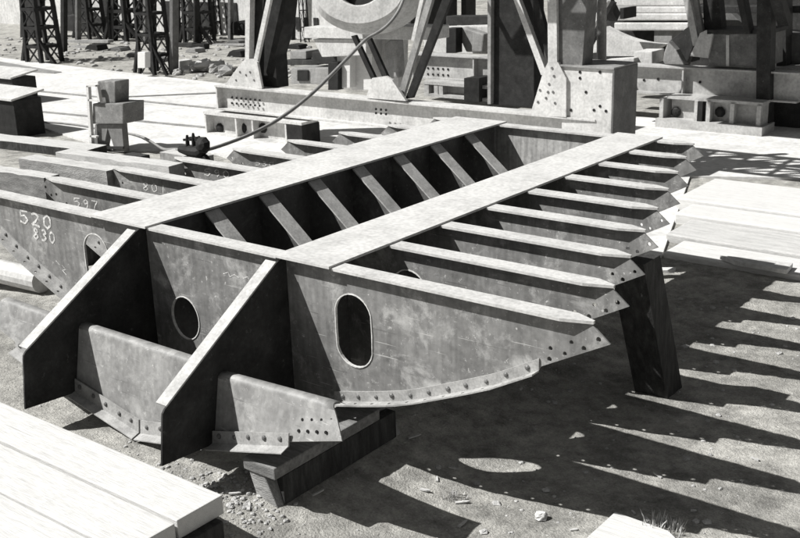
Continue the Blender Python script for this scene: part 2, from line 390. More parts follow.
# front floor: one plate right across, two wings and the middle
front_r = web_loops(1, 0, GB); front_l = web_loops(-1, 0, GA)
hr, rr = wing_holes(1, 0); hl, rl = wing_holes(-1, 0)
mid_holes = [ring(-2.58, -1.13, .25, .28), ring(-1.38, -1.13, .25, .28)]
outer = front_r[:-1]+[(GB, zp(wing_s(1, 0, GB))), (-1.98, -2.06), (GA, zp(wing_s(-1, 0, GA)))]+front_l[:-1][::-1]
front = MB().sheet(outer[1:] if False else outer, hr+hl+rr+rl+mid_holes, xz(.13), (0, TW, 0)).build('transverse_floor', M_web, hull)
dress(front, 1, 0, rr); dress(front, -1, 0, rl)
MB().prism(flange(AI+.004, BI-.004, 0), (0, 0, .03)).build('flange', M_flange, front)
for r in mid_holes:
    m = MB(); mk_rim(m, r, .13); m.build('manhole_rim', M_rim, front)
chalk(front, '520', (19, 222), (54, 230), .19, .128, .034)
chalk(front, '830', (33, 238), (57, 244), .16, .128, .032)
chalk(front, '-z', (55, 262), (68, 277), .09, .128, .014)
chalk(front, 'ss', (222, 278), (262, 288), .14, .128, .012)
for k in range(1, 9):
    for side in (1, -1):
        fr, rims = frame(side, k, GB+.02 if side > 0 else GA-.02)
        dress(fr, side, k, rims)
        if side < 0 and k == 1: chalk(fr, '597', (73, 206), (100, 211), .14, k+.128, .02)
        if side < 0 and k == 2: chalk(fr, '801', (142, 190), (168, 194), .13, k+.128, .018)
        if side < 0 and k == 3: chalk(fr, '590', (203, 175), (231, 178), .11, k+.128, .02)
        if side < 0 and k == 4: chalk(fr, '530', (255, 165), (275, 167), .08, k+.128, .012)
rear = MB().sheet([(GA+.02, -.034), (GB-.02, -.034), (GB-.02, -1.2), (GA+.02, -1.2)], [], xz(8.13), (0, TW, 0)).build('transverse_floor', M_rear, hull)
MB().prism(flange(AI+.004, BI-.004, 8), (0, 0, .03)).build('flange', M_flange, rear)

# face plates and girder webs
for (xa, xb, xc) in ((AX, AI, GA), (BI, BX, GB)):
    m = MB()
    m.hexa([(xa, .0, -.006), (xb, 0, -.006), (xb, 8.3, -.006), (xa, 8.3, -.006), (xa, .0, .024), (xb, 0, .024), (xb, 8.3, .024), (xa, 8.3, .024)])
    gp = m.build('girder_face_plate', M_plate, hull)
    m = MB().hexa([(xc-.01, .15, -1.80), (xc+.01, .15, -1.80), (xc+.01, 8.25, -1.0), (xc-.01, 8.25, -1.0), (xc-.01, .15, -.007), (xc+.01, .15, -.007), (xc+.01, 8.25, -.007), (xc-.01, 8.25, -.007)])
    m.build('girder_web', M_bay, hull)
# tripping brackets in the bay, hypotenuse falling from the left girder
for k in range(1, 8):
    y = k+.13; x0 = GA+.012
    b = MB().prism([(x0, y-.01, -.04), (x0+.08, y-.01, -.04), (-1.72, y-.01, -1.18), (-1.72, y-.01, -1.42), (x0, y-.01, -1.45)], (0, .018, 0)).build('tripping_bracket', M_bay, hull)
    y0, y1 = k+.02, k+.27
    a = Vector((-3.08, 0, -.045)); c = Vector((-1.70, 0, -1.19)); t = Vector((.014, 0, .017))
    MB().hexa([a+Vector((0, y0, 0)), c+Vector((0, y0, 0)), c+Vector((0, y1, 0)), a+Vector((0, y1, 0)), a+t+Vector((0, y0, 0)), c+t+Vector((0, y0, 0)), c+t+Vector((0, y1, 0)), a+t+Vector((0, y1, 0))]).build('flange', M_brk, b)
# the two big knees in front
for xc in (GB, GA):
    dz = .085 if xc == GB else 0
    poly = [(.128, -.04), (.0, -.045), (-1.70, -1.045-dz), (-1.755, -1.075-dz), (-1.79, -1.115-dz), (-1.80, -1.165-dz), (-1.87, -1.76), (-.98, -1.82), (.128, -1.84)]
    fb = MB().prism([(xc-.012, y, z) for y, z in poly], (.024, 0, 0)).build('knee_bracket', M_dark, hull)  # knee coloured dark for the shade on its visible side
    m = MB(); a = Vector((0, -.02, -.056)); c = Vector((0, -1.73, -1.063-dz)); nrm = Vector((0, -.507, .862)).normalized()*.022
    x0, x1 = xc-.15, xc+.014
    m.hexa([a+Vector((x0, 0, 0)), a+Vector((x1, 0, 0)), c+Vector((x1, 0, 0)), c+Vector((x0, 0, 0)), a+nrm+Vector((x0, 0, 0)), a+nrm+Vector((x1, 0, 0)), c+nrm+Vector((x1, 0, 0)), c+nrm+Vector((x0, 0, 0))])
    m.build('flange', M_brk, fb, bevel=.006)
# keelson side plates with rolled tops, between and outside the knees
def rolled(xa, za_t, za_b, xb, zb_t, zb_b, yt, yb, xbb=None, mats=None, extra=None, vee=0):
    xbb = xb if xbb is None else xbb; m = MB(); N = 8; secs = []
    for i in range(N+1):
        u = i/N; zt = za_t+(zb_t-za_t)*u; zb = za_b+(zb_b-za_b)*u+vee*(1-abs(2*u-1)); r = .065; pts = [(yt+.17, zt-.05), (yt+.12, zt-.008)]
        for j in range(6):
            a = math.radians(90+j*16); pts.append((yt+r+r*math.cos(a), zt-r+r*math.sin(a)))
        pts += [(yt+(yb-yt)*v, zt-r+(zb-zt+r)*v) for v in (.33, .66)]+[(yb, zb)]
        secs.append([Vector((xa+((xb-xa)+(xbb-xb)*max(0, (zt-p[1])/(zt-zb)))*u, p[0], p[1])) for p in pts])
    k = len(secs[0]); off = Vector((0, .016, -.012)); n = (N+1)*k
    vs = [p for q in secs for p in q]; fs = []
    for i in range(N):
        for j in range(k-1):
            a = i*k+j; fs += [(a, a+1, a+k+1, a+k), (n+a, n+a+k, n+a+k+1, n+a+1)]
        fs += [(i*k, i*k+k, n+i*k+k, n+i*k), (i*k+k-1, n+i*k+k-1, n+i*k+2*k-1, i*k+2*k-1)]
    for i in (0, N): fs += [(i*k+j, i*k+j+1, n+i*k+j+1, n+i*k+j) for j in range(k-1)]
    m.add(vs+[p+off for p in vs], fs)
    if extra: extra(m)
    o = m.build('keelson_plate', mats or M_keel, hull)
    nf = 2*(k-1)+2
    for p in o.data.polygons[:N*nf]: p.use_smooth = p.index % nf < 14
    return o
def keel_strip(par, p, q, h, nriv, normal=(0, -1, .15)):
    p = Vector(p); q = Vector(q); n = Vector(normal).normalized(); up = Vector((0, .12, 1)).normalized()
    m = MB(); e = n*.016
    m.hexa([p, q, q+e, p+e, p+up*h, q+up*h, q+up*h+e, p+up*h+e])
    o = Vector((0, -.12, -.03))
    m.hexa([p+e, q+e, q+o, p+o, p+e+up*.012, q+e+up*.012, q+o+up*.012, p+o+up*.012])
    for i in range(nriv): m.dome(p.lerp(q, (i+.5+random.uniform(-.07, .07))/nriv)+up*h*(.6+random.uniform(-.05, .05))+e, n, random.uniform(.026, .034), m=1)
    m.build('angle_bar', [M_strip, M_rivet], par)
kp = rolled(GA+.014, -.97, -1.79, GB-.014, -.97, -1.80, -1.02, -1.17, vee=-.23)
keel_strip(kp, (-3.16, -1.185, -1.79), (-2.0, -1.185, -2.02), .17, 5)
keel_strip(kp, (-1.97, -1.185, -2.02), (-.80, -1.185, -1.80), .17, 5)
def kr_holes(m):
    for i in range(4):
        for j in range(2):
            x = .50+.125*i+.02*j; z = -1.31+.03*i+.11*j; u = (x-GB)/1.65; zt = -1.02+.035*u-.075; zb = -1.79+.54*u
            m.disc((x, -1.02-.13*(zt-z)/(zt-zb), z), (0, -1, .2), .017, m=1)
kr = rolled(GB+.014, -1.03, -1.79, .86, -.965, -1.24, -1.02, -1.15, xbb=1.1, mats=[M_keel, M_hole], extra=kr_holes)
keel_strip(kr, (-.74, -1.18, -1.79), (.40, -1.17, -1.50), .15, 5)
kl = rolled(GA-.014, -1.0, -1.79, -4.81, -.965, -1.24, -1.02, -1.15, xbb=-5.0)
keel_strip(kl, (-4.36, -1.17, -1.50), (-3.22, -1.18, -1.79), .15, 5)

# ------------------------------------------------------------------ timbers under and around
t = thing('timber_block', 'short timber keel block with flat cap board supporting the front of the ship section', 'timber block', (0, -.5, gz(0, -.5)))
MB().box(-.25, .21, -1.22, .5, -1.92, -1.785).build('cap_board', M_wood, t, bevel=.015)
gb = gz(0, -1)-.04
MB().hexa([(-.09, -1.19, gb), (.19, -1.19, gb), (.19, .9, gb), (-.09, .9, gb), (-.21, -1.19, -1.924), (.02, -1.19, -1.924), (.02, .9, -1.924), (-.21, .9, -1.924)]).build('raking_baulk', M_baulk, t, bevel=.012)
MB().hexa([(.04, -1.05, gb), (.205, -1.1, gb), (.205, .8, gb), (.04, .8, gb), (.04, -1.05, -1.926), (.205, -1.1, -1.926), (.205, .8, -1.926), (.06, .8, -1.926)]).build('shaded_side_baulk', M_wooddark, t, bevel=.012)  # dark colour stands for the shade on this face

b0 = Vector((1.93, 4.26, gz(1.9, 4.3)-.06)); t0 = Vector((1.86, 3.5, -.48))
sh = MB(); w = .23
sh.hexa([b0+Vector(p) for p in ((-w, -w, 0), (w, -w, 0), (w, w, 0), (-w, w, 0))]+[t0+Vector(p) for p in ((-w, -w, 0), (w, -w, 0), (w, w, 0), (-w, w, 0))])
tag(sh.build('timber_shore', M_wooddark, loc=(1.86, 4.28, gz(1.8, 4.3))), 'thick dark timber shore standing under the tips of the right hand ribs', 'timber prop')

# foreground stack of bleached planks, lying along x
def plank(name, x0, x1, y0, y1, z0, z1, mt, label, group=None, cat='plank', skew=0, bevel=.012):
    m = MB().hexa([(x0, y0, z0), (x1, y0, z0), (x1+skew, y1, z0), (x0, y1, z0), (x0, y0, z1), (x1, y0, z1), (x1+skew, y1, z1), (x0, y1, z1)])
    return tag(m.build(name, mt, loc=((x0+x1)/2, (y0+y1)/2, z0), bevel=bevel), label, cat, group)
GP = 'bleached planks stacked in the foreground'
zt = -1.6
plank('plank', -7, .41, -2.665, -2.105, zt-.2, zt, M_white, 'bleached white plank nearest the knees, farthest edge of the foreground stack', GP)
plank('plank', -7, .42, -3.285, -2.70, zt-.2, zt-.01, M_white, 'bleached white plank in the middle of the foreground stack', GP)
plank('plank', -7, .0, -3.95, -3.315, zt-.2, zt-.008, M_white, 'bleached white plank at the bottom left corner, nearest the camera', GP)
plank('timber_baulk', -1.6, .50, -3.7, -2.2, zt-.48, zt-.204, M_wooddark, 'dark baulk carrying the ends of the bleached foreground planks', cat='baulk')
plank('timber_baulk', -6.5, -5.9, -3.9, -2.2, zt-.48, zt-.204, M_wooddark, 'dark baulk carrying the far left part of the foreground planks', cat='baulk')

# baulks lying beyond the left rib tips
def baulk(p, q, w, h, label, mt=M_baulk, name='timber_baulk', group='timber baulks beyond the left ribs', rot=0):
    p = Vector(p); q = Vector(q); m = MB()
    N = 14; d = (q-p).normalized(); sd = d.cross(Vector((0, 0, 1))).normalized()
    o = []
    for i in range(N+1):
        c = p.lerp(q, i/N)
        for (a, b) in ((-1, 0), (1, 0), (1, 1), (-1, 1)):
            o.append(c+sd*a*w/2*(1+random.uniform(-.03, .03))+Vector((0, 0, b*h-b*max(0, random.uniform(-.05, .022)))))
    fs = [(i*4+j, i*4+(j+1) % 4, i*4+4+(j+1) % 4, i*4+4+j) for i in range(N) for j in range(4)]+[(3, 2, 1, 0), (N*4, N*4+1, N*4+2, N*4+3)]
    m.add(o, fs)
    for i in range(N): m.m[i*4+2] = 1  # top faces coloured paler, as if sunlit
    return tag(m.build(name, [mt, M_flat], loc=p), label, 'baulk', group)
def baulk2(pa, pb, z, wy, h, label, mt):
    a, b = G(*pa, z), G(*pb, z); q = Vector((0, wy/2, -h)); baulk(a+q, b+q, wy, h, label, mt)
baulk2((18, 158), (106, 171), -.05, .34, .42, 'chipped square timber baulk with splintered top, coloured sunlit pale, beyond the third left rib', M_baulk)
baulk2((-40, 165), (43, 178), -.06, .30, .6, 'rough broken timber baulk beside the second left rib tip', M_wood)
baulk2((55, 152), (168, 166.5), -.05, .34, .3, 'long flat timber baulk behind the chipped one', M_flat)
baulk2((160, 152), (196, 158), -.3, .4, .3, 'dark rounded baulk lying under the hose valve', M_mid)
a, b = G(-40, 136, -2.25), G(84, 150, -2.25); baulk(a+Vector((0, .4, -.27)), b+Vector((0, .4, -.27)), .8, .27, 'low dark timber lying on the ground in front of the wooden stand', M_wooddark)
# supports carrying those baulks
for (px, py, lab) in ((60, 172, 'dark trestle post hidden under the chipped baulk'), (120, 160, 'dark trestle post under the long flat baulk')):
    c = G(px, py, -.5); m = MB().box(c.x-.25, c.x+.25, c.y+.1, c.y+.5, -2.52, -.46)
    tag(m.build('timber_post', M_wooddark, loc=(c.x, c.y, -2.5), bevel=.02), lab, 'post')
# log under the left wing
c = G(8, 277, -2.1); m = MB()
a = G(-40, 262, -1.92); b = G(42, 281, -1.92)
m.tube([a, a.lerp(b, .3), a.lerp(b, .7), b], .2, 14)
tag(m.build('pale_log', M_light, loc=(b.x, b.y, -2.3), smooth=False), 'pale round log lying on the ground under the left ribs', 'log')
m = MB(); c = V(30, 296, 1.6); m.box(c.x-1.6, c.x+.7, c.y, c.y+.6, gz(c.x, c.y)-.05, c.z+.06)
tag(m.build('timber_sleeper', M_wood, loc=(c.x, c.y, gz(c.x, c.y)), bevel=.02), 'low grey sleeper in shadow below the left ribs', 'sleeper')

# ------------------------------------------------------------------ plating floor and planks behind
m = MB(); P = [(-120, 40), (20, 61), (215, 83.5), (330, 100), (470, 112), (632, 118), (700, 121)]
far = [G(x, y) for x, y in P]
poly = far+[G(900, 128), G(1000, 170), G(800, 180), G(690, 178), Vector((-.5, 9.6, -2.5)), Vector((-5, 9.2, -2.5)), G(200, 150), G(115, 152), G(40, 128), G(-150, 118)]
m.prism([(p.x, p.y, -2.52) for p in poly], (0, 0, .07))
pf = m.build('plating_floor', M_slab, loc=(0, 9, -2.5)); pf['kind'] = 'structure'
# seams: raised flat bars along the plates
for (p, q) in (((5, 88), (230, 110)), ((-10, 107), (210, 128)), ((100, 98), (240, 92))):
    a, b = G(*p, -2.44), G(*q, -2.44)
    o = MB().bar(a, b, .16, .05).build('plating_seam', M_mid, loc=a); o['kind'] = 'structure'

GR = 'pale baulks piled on the right'
lab = ['topmost long pale baulk at the back of the right hand pile', 'second pale baulk down in the right hand pile', 'third pale baulk, stepped forward in the right hand pile', 'lowest front baulk of the right hand pile, splashed with dirt']
spec = [((665, 199), (850, 191), -2.02, .9), ((655, 211), (850, 226), -2.08, .55), ((652, 224), (850, 241), -2.2, .5), ((650, 236), (850, 256), -2.33, .45)]
YB = [(12.87, 15.0), (11.92, 12.83), (10.62, 11.88), (9.65, 10.58)]
for i in range(4):
    y0, y1 = YB[i]; x0 = [-1.7, -1.3, -.9, -.5][i]
    plank('timber_baulk', x0, 9, y0, y1, -2.6, [-2.22, -2.28, -2.34, -2.40][i], [M_white, M_white, M_flat, M_white][i], lab[i], GR, 'baulk', skew=.3, bevel=.03)
a = [G(720, 256, -2.32), G(793, 264, -2.32), G(787, 271, -2.32), G(735, 262, -2.32)]
m = MB().prism([p-Vector((0, 0, .06)) for p in a], (0, 0, .08))
tag(m.build('loose_board', M_light, loc=a[3], bevel=.006), 'short pale loose board lying in the dirt in front of the right hand pile', 'board')
a = [G(655, 270, -2.4), G(676, 270, -2.4), G(674, 273, -2.4), G(654, 273, -2.4)]
tag(MB().prism(a, (0, 0, .05)).build('wood_chip', M_white, loc=a[0]), 'small white wood offcut on the dark dirt beside the timber shore', 'offcut')

# ------------------------------------------------------------------ pieces traced on upright planes, extruded to real depth
def panel(px, y, depth, m=None, mi=0):
    m = m or MB(); m.prism([V(a, b, y) for a, b in px], (0, depth, 0), mi); return m
def rect(x0, y0, x1, y1): return [(x0, y1), (x1, y1), (x1, y0), (x0, y0)]
def strut(p, q, y, w, d, m=None, mi=0):
    m = m or MB(); a = V(p[0], p[1], y); b = V(q[0], q[1], y); m.bar(a, b, d, w, up=(0, .001, 1) if abs((b-a).normalized().z) < .95 else (1, 0, 0), m=mi); return m
def strut2(p, q, y, wpx, d):
    (x0, y0), (x1, y1) = p, q; L = math.hypot(x1-x0, y1-y0); nx_, ny_ = -(y1-y0)/L*wpx/2, (x1-x0)/L*wpx/2
    return panel([(x0+nx_, y0+ny_), (x1+nx_, y1+ny_), (x1-nx_, y1-ny_), (x0-nx_, y0-ny_)], y, d)
def dots(m, pts, y, r, mi=1):
    for p in pts: m.disc(V(p[0], p[1], y), (0, -1, 0), r, .012, mi)

# near gantry: sill girder on a truck, legs with gussets
YN = 14.2
cr = thing('gantry_crane', 'gantry with dark legs and white gussets on a riveted girder behind the ship section', 'gantry', (-10, YN, -2.5))
def igirder(x0, z0, x1, z1, y, h, parent, name, mts, fl=.5, yb=None, stiff=()):
    yb = y if yb is None else yb
    m = MB(); p = lambda x, yy, z: Vector((x, yy, z))
    def seg(ya, yb_, za, zb):   # box along the girder between offsets
        m.hexa([p(x0, y+ya, z0+za), p(x1, yb+ya, z1+za), p(x1, yb+yb_, z1+za), p(x0, y+yb_, z0+za), p(x0, y+ya, z0+zb), p(x1, yb+ya, z1+zb), p(x1, yb+yb_, z1+zb), p(x0, y+yb_, z0+zb)])
    seg(-.03, .03, .05, h-.05); seg(-fl/2, fl/2, 0, .048); seg(-fl/2, fl/2, h-.048, h)
    for s in stiff:
        c = p(x0+(x1-x0)*s, y+(yb-y)*s, z0+(z1-z0)*s); m.box(c.x-.025, c.x+.025, c.y-fl/2+.03, c.y+fl/2-.03, c.z+.05, c.z+h-.05)
    return m
xL = V(220, 84, YN).x; zL = V(220, 84, YN).z; RB = V(600, 118, YN+.5)
m = igirder(xL, zL-.74, RB.x, RB.z-.74, YN, .74, cr, 'sill', None, .5, YN+.5, (.004,))
holes = [(232+4.6*i, 97.5+.45*i+5.5*j) for i in range(7) for j in range(2)]+[(376+5*i, 109+4*j+.5*i) for i in range(3) for j in range(2)]
dots(m, holes, YN-.035, .035)
sill = m.build('sill_girder', [M_light, M_hole], cr)
# truck under the left end
ybt = YN-.35
a = V(203, 112, ybt); b = V(301, 113, ybt); zb = -2.46
m = MB()
m.box(a.x, b.x, ybt, ybt+.7, a.z-.06, a.z+.02); m.box(a.x, b.x-.1, ybt+.32, ybt+.38, zb+.05, a.z-.06); m.box(a.x, b.x, ybt, ybt+.7, zb, zb+.05)
for s in (0.005, .33, .5, .83): m.box(a.x+(b.x-a.x)*s, a.x+(b.x-a.x)*s+.06, ybt+.02, ybt+.68, zb+.05, a.z-.06)
tr = m.build('wheel_truck', M_light, cr)
MB().box(b.x-.55, b.x+.02, ybt-.03, ybt+.72, zb+.05, a.z-.065).build('end_box', M_black, tr)
for px in (220, 243, 263): MB().dome(V(px, 128, ybt+.3), (0, -1, 0), .16, hgt=.5).build('axle_box', M_black, tr)
# left leg
def part(name, px, y, d, mt, par=None, rv=()):
    m = panel(px, y, d); dots(m, rv, y-.004, .032)
    return m.build(name, [mt, M_rivet], par or cr)
part('gusset_plate', [(224, 86), (262, 88.5), (257, 62), (252, 59), (245, 59), (240, 64)], YN-.1, .08, M_light, rv=[(246, 75), (240, 72), (250, 72), (236, 80), (254, 80)])
part('leg', [(246, 64), (256, 62), (272, -60), (250, -60)], YN+.25, .4, M_black)
part('leg_flange', [(245, 62), (249, 62), (251, -60), (245.5, -60)], YN+.02, .2, M_light)
part('diagonal_brace', strut_px := [(253, 62), (257, 63), (283, -60), (279, -60)], YN+.0, .1, M_light)
part('lattice_leg', [(260, 88), (277, 88), (275, 55), (283, 25), (292, -60), (276, -60), (256, 62)], YN+.3, .5, M_black)
# middle gusset and raking legs
part('gusset_plate', [(366, 98), (406, 101), (392, 80), (386, 76), (372, 78)], YN-.02, .08, M_light)
part('diagonal_brace', [(371, 79), (375, 78), (355, 35), (351, 36)], YN+.1, .1, M_black)
part('diagonal_brace', [(383, 79), (388, 78), (369, 36), (365, 37)], YN+.12, .1, M_black)
part('leg', [(397, 97), (403, 97), (438, -20), (432, -20)], YN+.32, .12, M_mid)
part('leg', [(405, 99), (412, 98), (462, -30), (453, -30)], YN+.25, .12, M_black)  # black strip coloured as the unlit side of the grey leg
part('diagonal_brace', [(411, 40), (414, 41), (428, -20), (424, -20)], YN+.6, .1, M_light)
part('leg', [(489, 104), (534, 107), (533, -40), (489, -40)], YN+.75, .5, M_black)
part('leg_flange', [(487.5, 104), (490.5, 104), (491, -40), (487.5, -40)], YN+.6, .7, M_mid)
part('diagonal_brace', [(541, 75), (547, 74), (504, -40), (499, -40)], YN+.4, .15, M_light)
part('diagonal_brace', [(549, 66), (555, 64), (530, -30), (522, -30)], YN+.55, .15, M_black)
part('gusset_plate', [(530, 115), (566, 117), (566, 78), (558, 62), (548, 62), (543, 72)], YN+.2, .1, M_light, rv=[(552, 68), (554, 76), (549, 84), (548, 92), (553, 92), (555, 103), (546, 98), (540, 90), (538, 102)])
part('leg_flange', [(548, 63), (557, 63), (556, -40), (547, -40)], YN+.2, .2, M_light)
part('leg', [(557, 64), (582, 66), (590, -40), (556, -40)], YN+.3, .5, M_dim)
# pedestal box at the right end
bp0 = V(562, 117, YN+.28); bp1 = V(612, 119, YN+.28); tz = V(590, 66, YN+.28).z
m = MB().box(bp0.x, bp1.x, bp0.y, bp0.y+1.1, -2.47, tz-.04)
dots(m, [(580, 72), (580, 78), (586, 92), (600, 106), (600, 72), (571, 110), (594, 110), (606, 111)], bp0.y-.003, .035, 1)
ped = m.build('pedestal_box', [M_light, M_hole], cr)
MB().box(bp0.x-.25, bp1.x+.04, bp0.y-.06, bp0.y+1.16, tz-.038, tz).build('cap_plate', M_mid, ped)
MB().box(bp1.x+.003, bp1.x+.05, bp0.y-.05, bp0.y+1.15, -2.46, tz-.042).build('shaded_side_plate', M_dim, ped)  # dark skin gives the box's unlit right side its shade
# overhead lattice boom above the frame: its shadow falls on the bright floor at the right
m = MB()
x0, x1, zb0, zt0 = -9.5, -2.5, 4.2, 5.6
for yy in (12.6, 13.8):
    m.bar((x0, yy, zb0), (x1, yy, zb0), .16, .16); m.bar((x0, yy, zt0), (x1, yy, zt0), .16, .16)
    for i in range(7):
        xa = x0+(x1-x0)*i/7; xb = x0+(x1-x0)*(i+1)/7
        m.bar((xa, yy, zb0), (xb, yy, zt0), .1, .1, up=(0, 1, 0)); m.bar((xb, yy, zt0), (xb, yy, zb0), .1, .1, up=(0, 1, 0))
for i in range(8):
    xa = x0+(x1-x0)*i/7; m.bar((xa, 12.6, zb0), (xa, 13.8, zb0), .1, .1); m.bar((xa, 12.6, zt0), (xa, 13.8, zt0), .1, .1)
for xx in (-9.3, -6.3): m.bar((xx, 13.9, zb0), (xx, YN+.5, 2.0), .2, .2, up=(0, 1, 0))
m.build('lattice_boom', M_dark, cr)

# far gantry
YF = 22.4
cf = thing('gantry_crane', 'farther gantry at the right, half in shade, with machine box over low truck', 'gantry', (-8, YF, -2.5))
p0 = V(414, 80, YF); p1 = V(800, 98, YF)
m = igirder(p0.x, -1.68, p1.x, -1.60, YF, .84, cf, '', None, .55, YF, (.01, .2, .5, .75))
dots(m, [(428+5*i, 68+.3*i+6*j) for i in range(5) for j in range(2)]+[(644, 80), (658, 79), (685, 80), (684, 86), (700, 82)], YF-.04, .04)
m.build('sill_girder', [M_dull, M_hole], cf)
m = MB(); a = V(655, 125, 21.3); b = V(762, 128, 21.3)
m.box(a.x, b.x, 21.3, 22.3, -2.46, -2.2); tz = V(660, 97, 21.3).z
m.box(a.x+.25, b.x-.1, 21.5, 22.1, tz-.06, tz+.02); m.box(a.x+.3, b.x-.2, 21.75, 21.81, -2.2, tz-.06)
for px in (659, 694, 706, 730, 757): c = V(px, 110, 21.3); m.box(c.x-.06, c.x+.06, 21.45, 22.1, -2.2, tz-.06)
tr = m.build('wheel_truck', M_dull, cf)
MB().box(V(697, 110, 21.4).x, V(702, 110, 21.4).x, 21.42, 21.6, -2.2, tz-.06).build('guide_block', M_black, tr)
for px in (676, 720): MB().dome(V(px, 112, 21.7), (0, -1, 0), .16, hgt=.5).build('axle_box', M_black, tr)
m = MB(); a = V(424, 96, 21.6); b = V(490, 99, 21.6)
m.box(a.x, b.x, 21.6, 22.3, a.z, a.z+.1); m.box(a.x, b.x, 21.6, 22.3, V(424, 84, 21.6).z, V(424, 81, 21.6).z)
m.box(a.x, b.x, 21.9, 21.96, a.z+.1, V(424, 84, 21.6).z)
for px in (426, 436, 440): c = V(px, 90, 21.6); m.box(c.x-.1, c.x+.1, 21.62, 22.2, a.z+.1, V(424, 84, 21.6).z)
tr = m.build('wheel_truck', M_dull, cf)
panel(rect(464, 78, 479, 102), 21.4, .8).build('end_box', M_black, tr)
def partf(name, px, y, d, mt): return panel(px, y, d).build(name, mt, cf)
MB().box(-8.7, -2.0, 17.0, 19.4, 4.6, 7.6).build('shade_caster', M_dark, cf)  # unseen block added overhead to throw shade on the far gantry
for xx in (-8.2, -3.0): MB().bar((xx, 18.4, 4.6), (xx+.1, YF, V(704, 30, YF).z+.3), .3, .3, up=(0, 1, 0)).build('raking_leg', M_dark, cf)
partf('leg', [(704, 34), (722, 34), (716, -30), (702, -30)], YF+.4, .4, M_dark)
partf('diagonal_brace', [(693, 46), (699, 44), (684, -30), (677, -30)], YF-.1, .15, M_dull)
partf('diagonal_brace', [(699, 40), (704, 38), (692, -30), (686, -30)], YF+.2, .15, M_mid)
partf('gusset_plate', [(690, 56), (708, 58), (713, 34), (706, 30), (700, 33)], YF-.2, .1, M_dull)
bx = partf('machine_box', rect(709, 34, 768, 66), YF-.1, 1.2, M_dim)  # colour kept dark for the shade over this box
panel(rect(707, 30, 770, 34), YF-.2, 1.4).build('lid', M_dark, bx)
panel(rect(726, 35, 729, 66), YF-.13, .1).build('rib_bar', M_dull, bx)
partf('leg', [(756, 124), (769, 124), (772, -20), (757, -20)], YF-.35, .4, M_dark)

# ------------------------------------------------------------------ things between and behind the gantries
def one(name, label, cat, px, y, d, mt, group=None, bevel=.02):
    pts = [V(a, b, y) for a, b in px]; c = sum(pts, Vector())/len(pts); zmin = min(p.z for p in pts)
    return tag(panel(px, y, d).build(name, mt, loc=(c.x, c.y, zmin), bevel=bevel), label, cat, group)
# big pale tank end with a dark opening
c = V(359, -13, 17.0); r1 = abs(V(408, -13, 17).x-c.x)*1.0; m = MB(); n = 48
axis_d = Vector((.28, -1, .18)).normalized(); aa = axis_d.cross(Vector((0, 0, 1))).normalized(); bb = aa.cross(axis_d)
rings = [(r1*.40, -.55), (r1*.40, .05), (r1*.43, .06), (r1*.80, .03), (r1*.82, .0), (r1*.99, -.42), (r1, -.9), (r1*.4, -.9), (0.01, -.85)]
o = []
for (r, h) in rings: o += [c+(aa*math.cos(2*math.pi*t/n)+bb*math.sin(2*math.pi*t/n)*.72)*r+axis_d*h for t in range(n)]
fs = [(k*n+t, k*n+(t+1) % n, (k+1)*n+(t+1) % n, (k+1)*n+t) for k in range(len(rings)-1) for t in range(n)]
m.add(o, fs)
tk = thing('tank_end', 'large pale dished tank end with a dark round opening raised behind the hose', 'tank end', (c.x, c.y, c.z-1.2))
m.build('dished_shell', M_light, tk)
m = MB(); o = [c+(aa*math.cos(2*math.pi*t/n)+bb*math.sin(2*math.pi*t/n)*.72)*r1*.395+axis_d*-.3 for t in range(n)]
m.prism(o, axis_d*-.1); m.build('opening', M_black, tk)
one('steel_plate', 'long pale plate standing level below the tank end', 'steel plate', [(304, 27), (398, 26), (432, 27), (432, 40), (304, 38)], 18.3, .9, M_light)
one('steel_plate', 'pale plate with a slanted left edge under the long level plate', 'steel plate', [(313, 39), (322, 57), (366, 55), (366, 39)], 18.4, .5, M_light)
one('crate', 'tall white crate on end below the pale plates', 'crate', rect(337, 54, 350, 88), 18.6, .8, M_white)
one('crate', 'wide white crate beside the tall one, behind the thin dark struts', 'crate', rect(351, 40, 372, 90), 18.9, .8, M_white)
one('sheet_stack', 'pale sheet standing behind the middle gusset', 'steel plate', [(366, 40), (399, 38), (398, 88), (372, 88)], 19.4, .5, M_light)
one('canvas_roll', 'grey upright bundle between the middle struts and leg', 'bundle', [(384, 44), (390, 39), (396, 40), (398, 78), (386, 79)], 19.0, .4, M_mid, bevel=.06)
one('crate', 'dark crate beneath the slanted pale plate', 'crate', rect(312, 52, 337, 64), 19.2, .8, M_dark)
one('timber_beam', 'dark timber lying left of the white crates', 'timber', rect(283, 60, 318, 65), 19.8, .6, M_wooddark)
one('crate', 'low grey crate with a dark open side left of the white crates', 'crate', rect(291, 68, 336, 84), 18.9, .9, M_mid)
one('dark_box', 'black square hole box set in the low grey crate front', 'box', rect(297, 70, 308, 81), 18.84, .05, M_black)
one('crate', 'low dark crate on the timber left of the plates', 'crate', rect(290, 51, 306, 59), 19.9, .7, M_mid)
one('steel_drum', 'dark upright post under the slanted plate', 'post', rect(328, 62, 338, 90), 18.4, .3, M_black)
one('steel_plate', 'pale plate leaning behind the raking legs', 'steel plate', [(424, 28), (489, 26), (489, 54), (440, 53), (424, 50)], 24.5, .8, M_light)
one('canvas_roll', 'grey slanted bundle leaning on the pale plate', 'bundle', [(456, 30), (462, 27), (484, 34), (482, 52), (466, 52)], 24.0, .4, M_mid, bevel=.05)
one('steel_post', 'dark post between the raking leg and the pale plate', 'post', rect(446, 28, 456, 53), 23.6, .4, M_black)
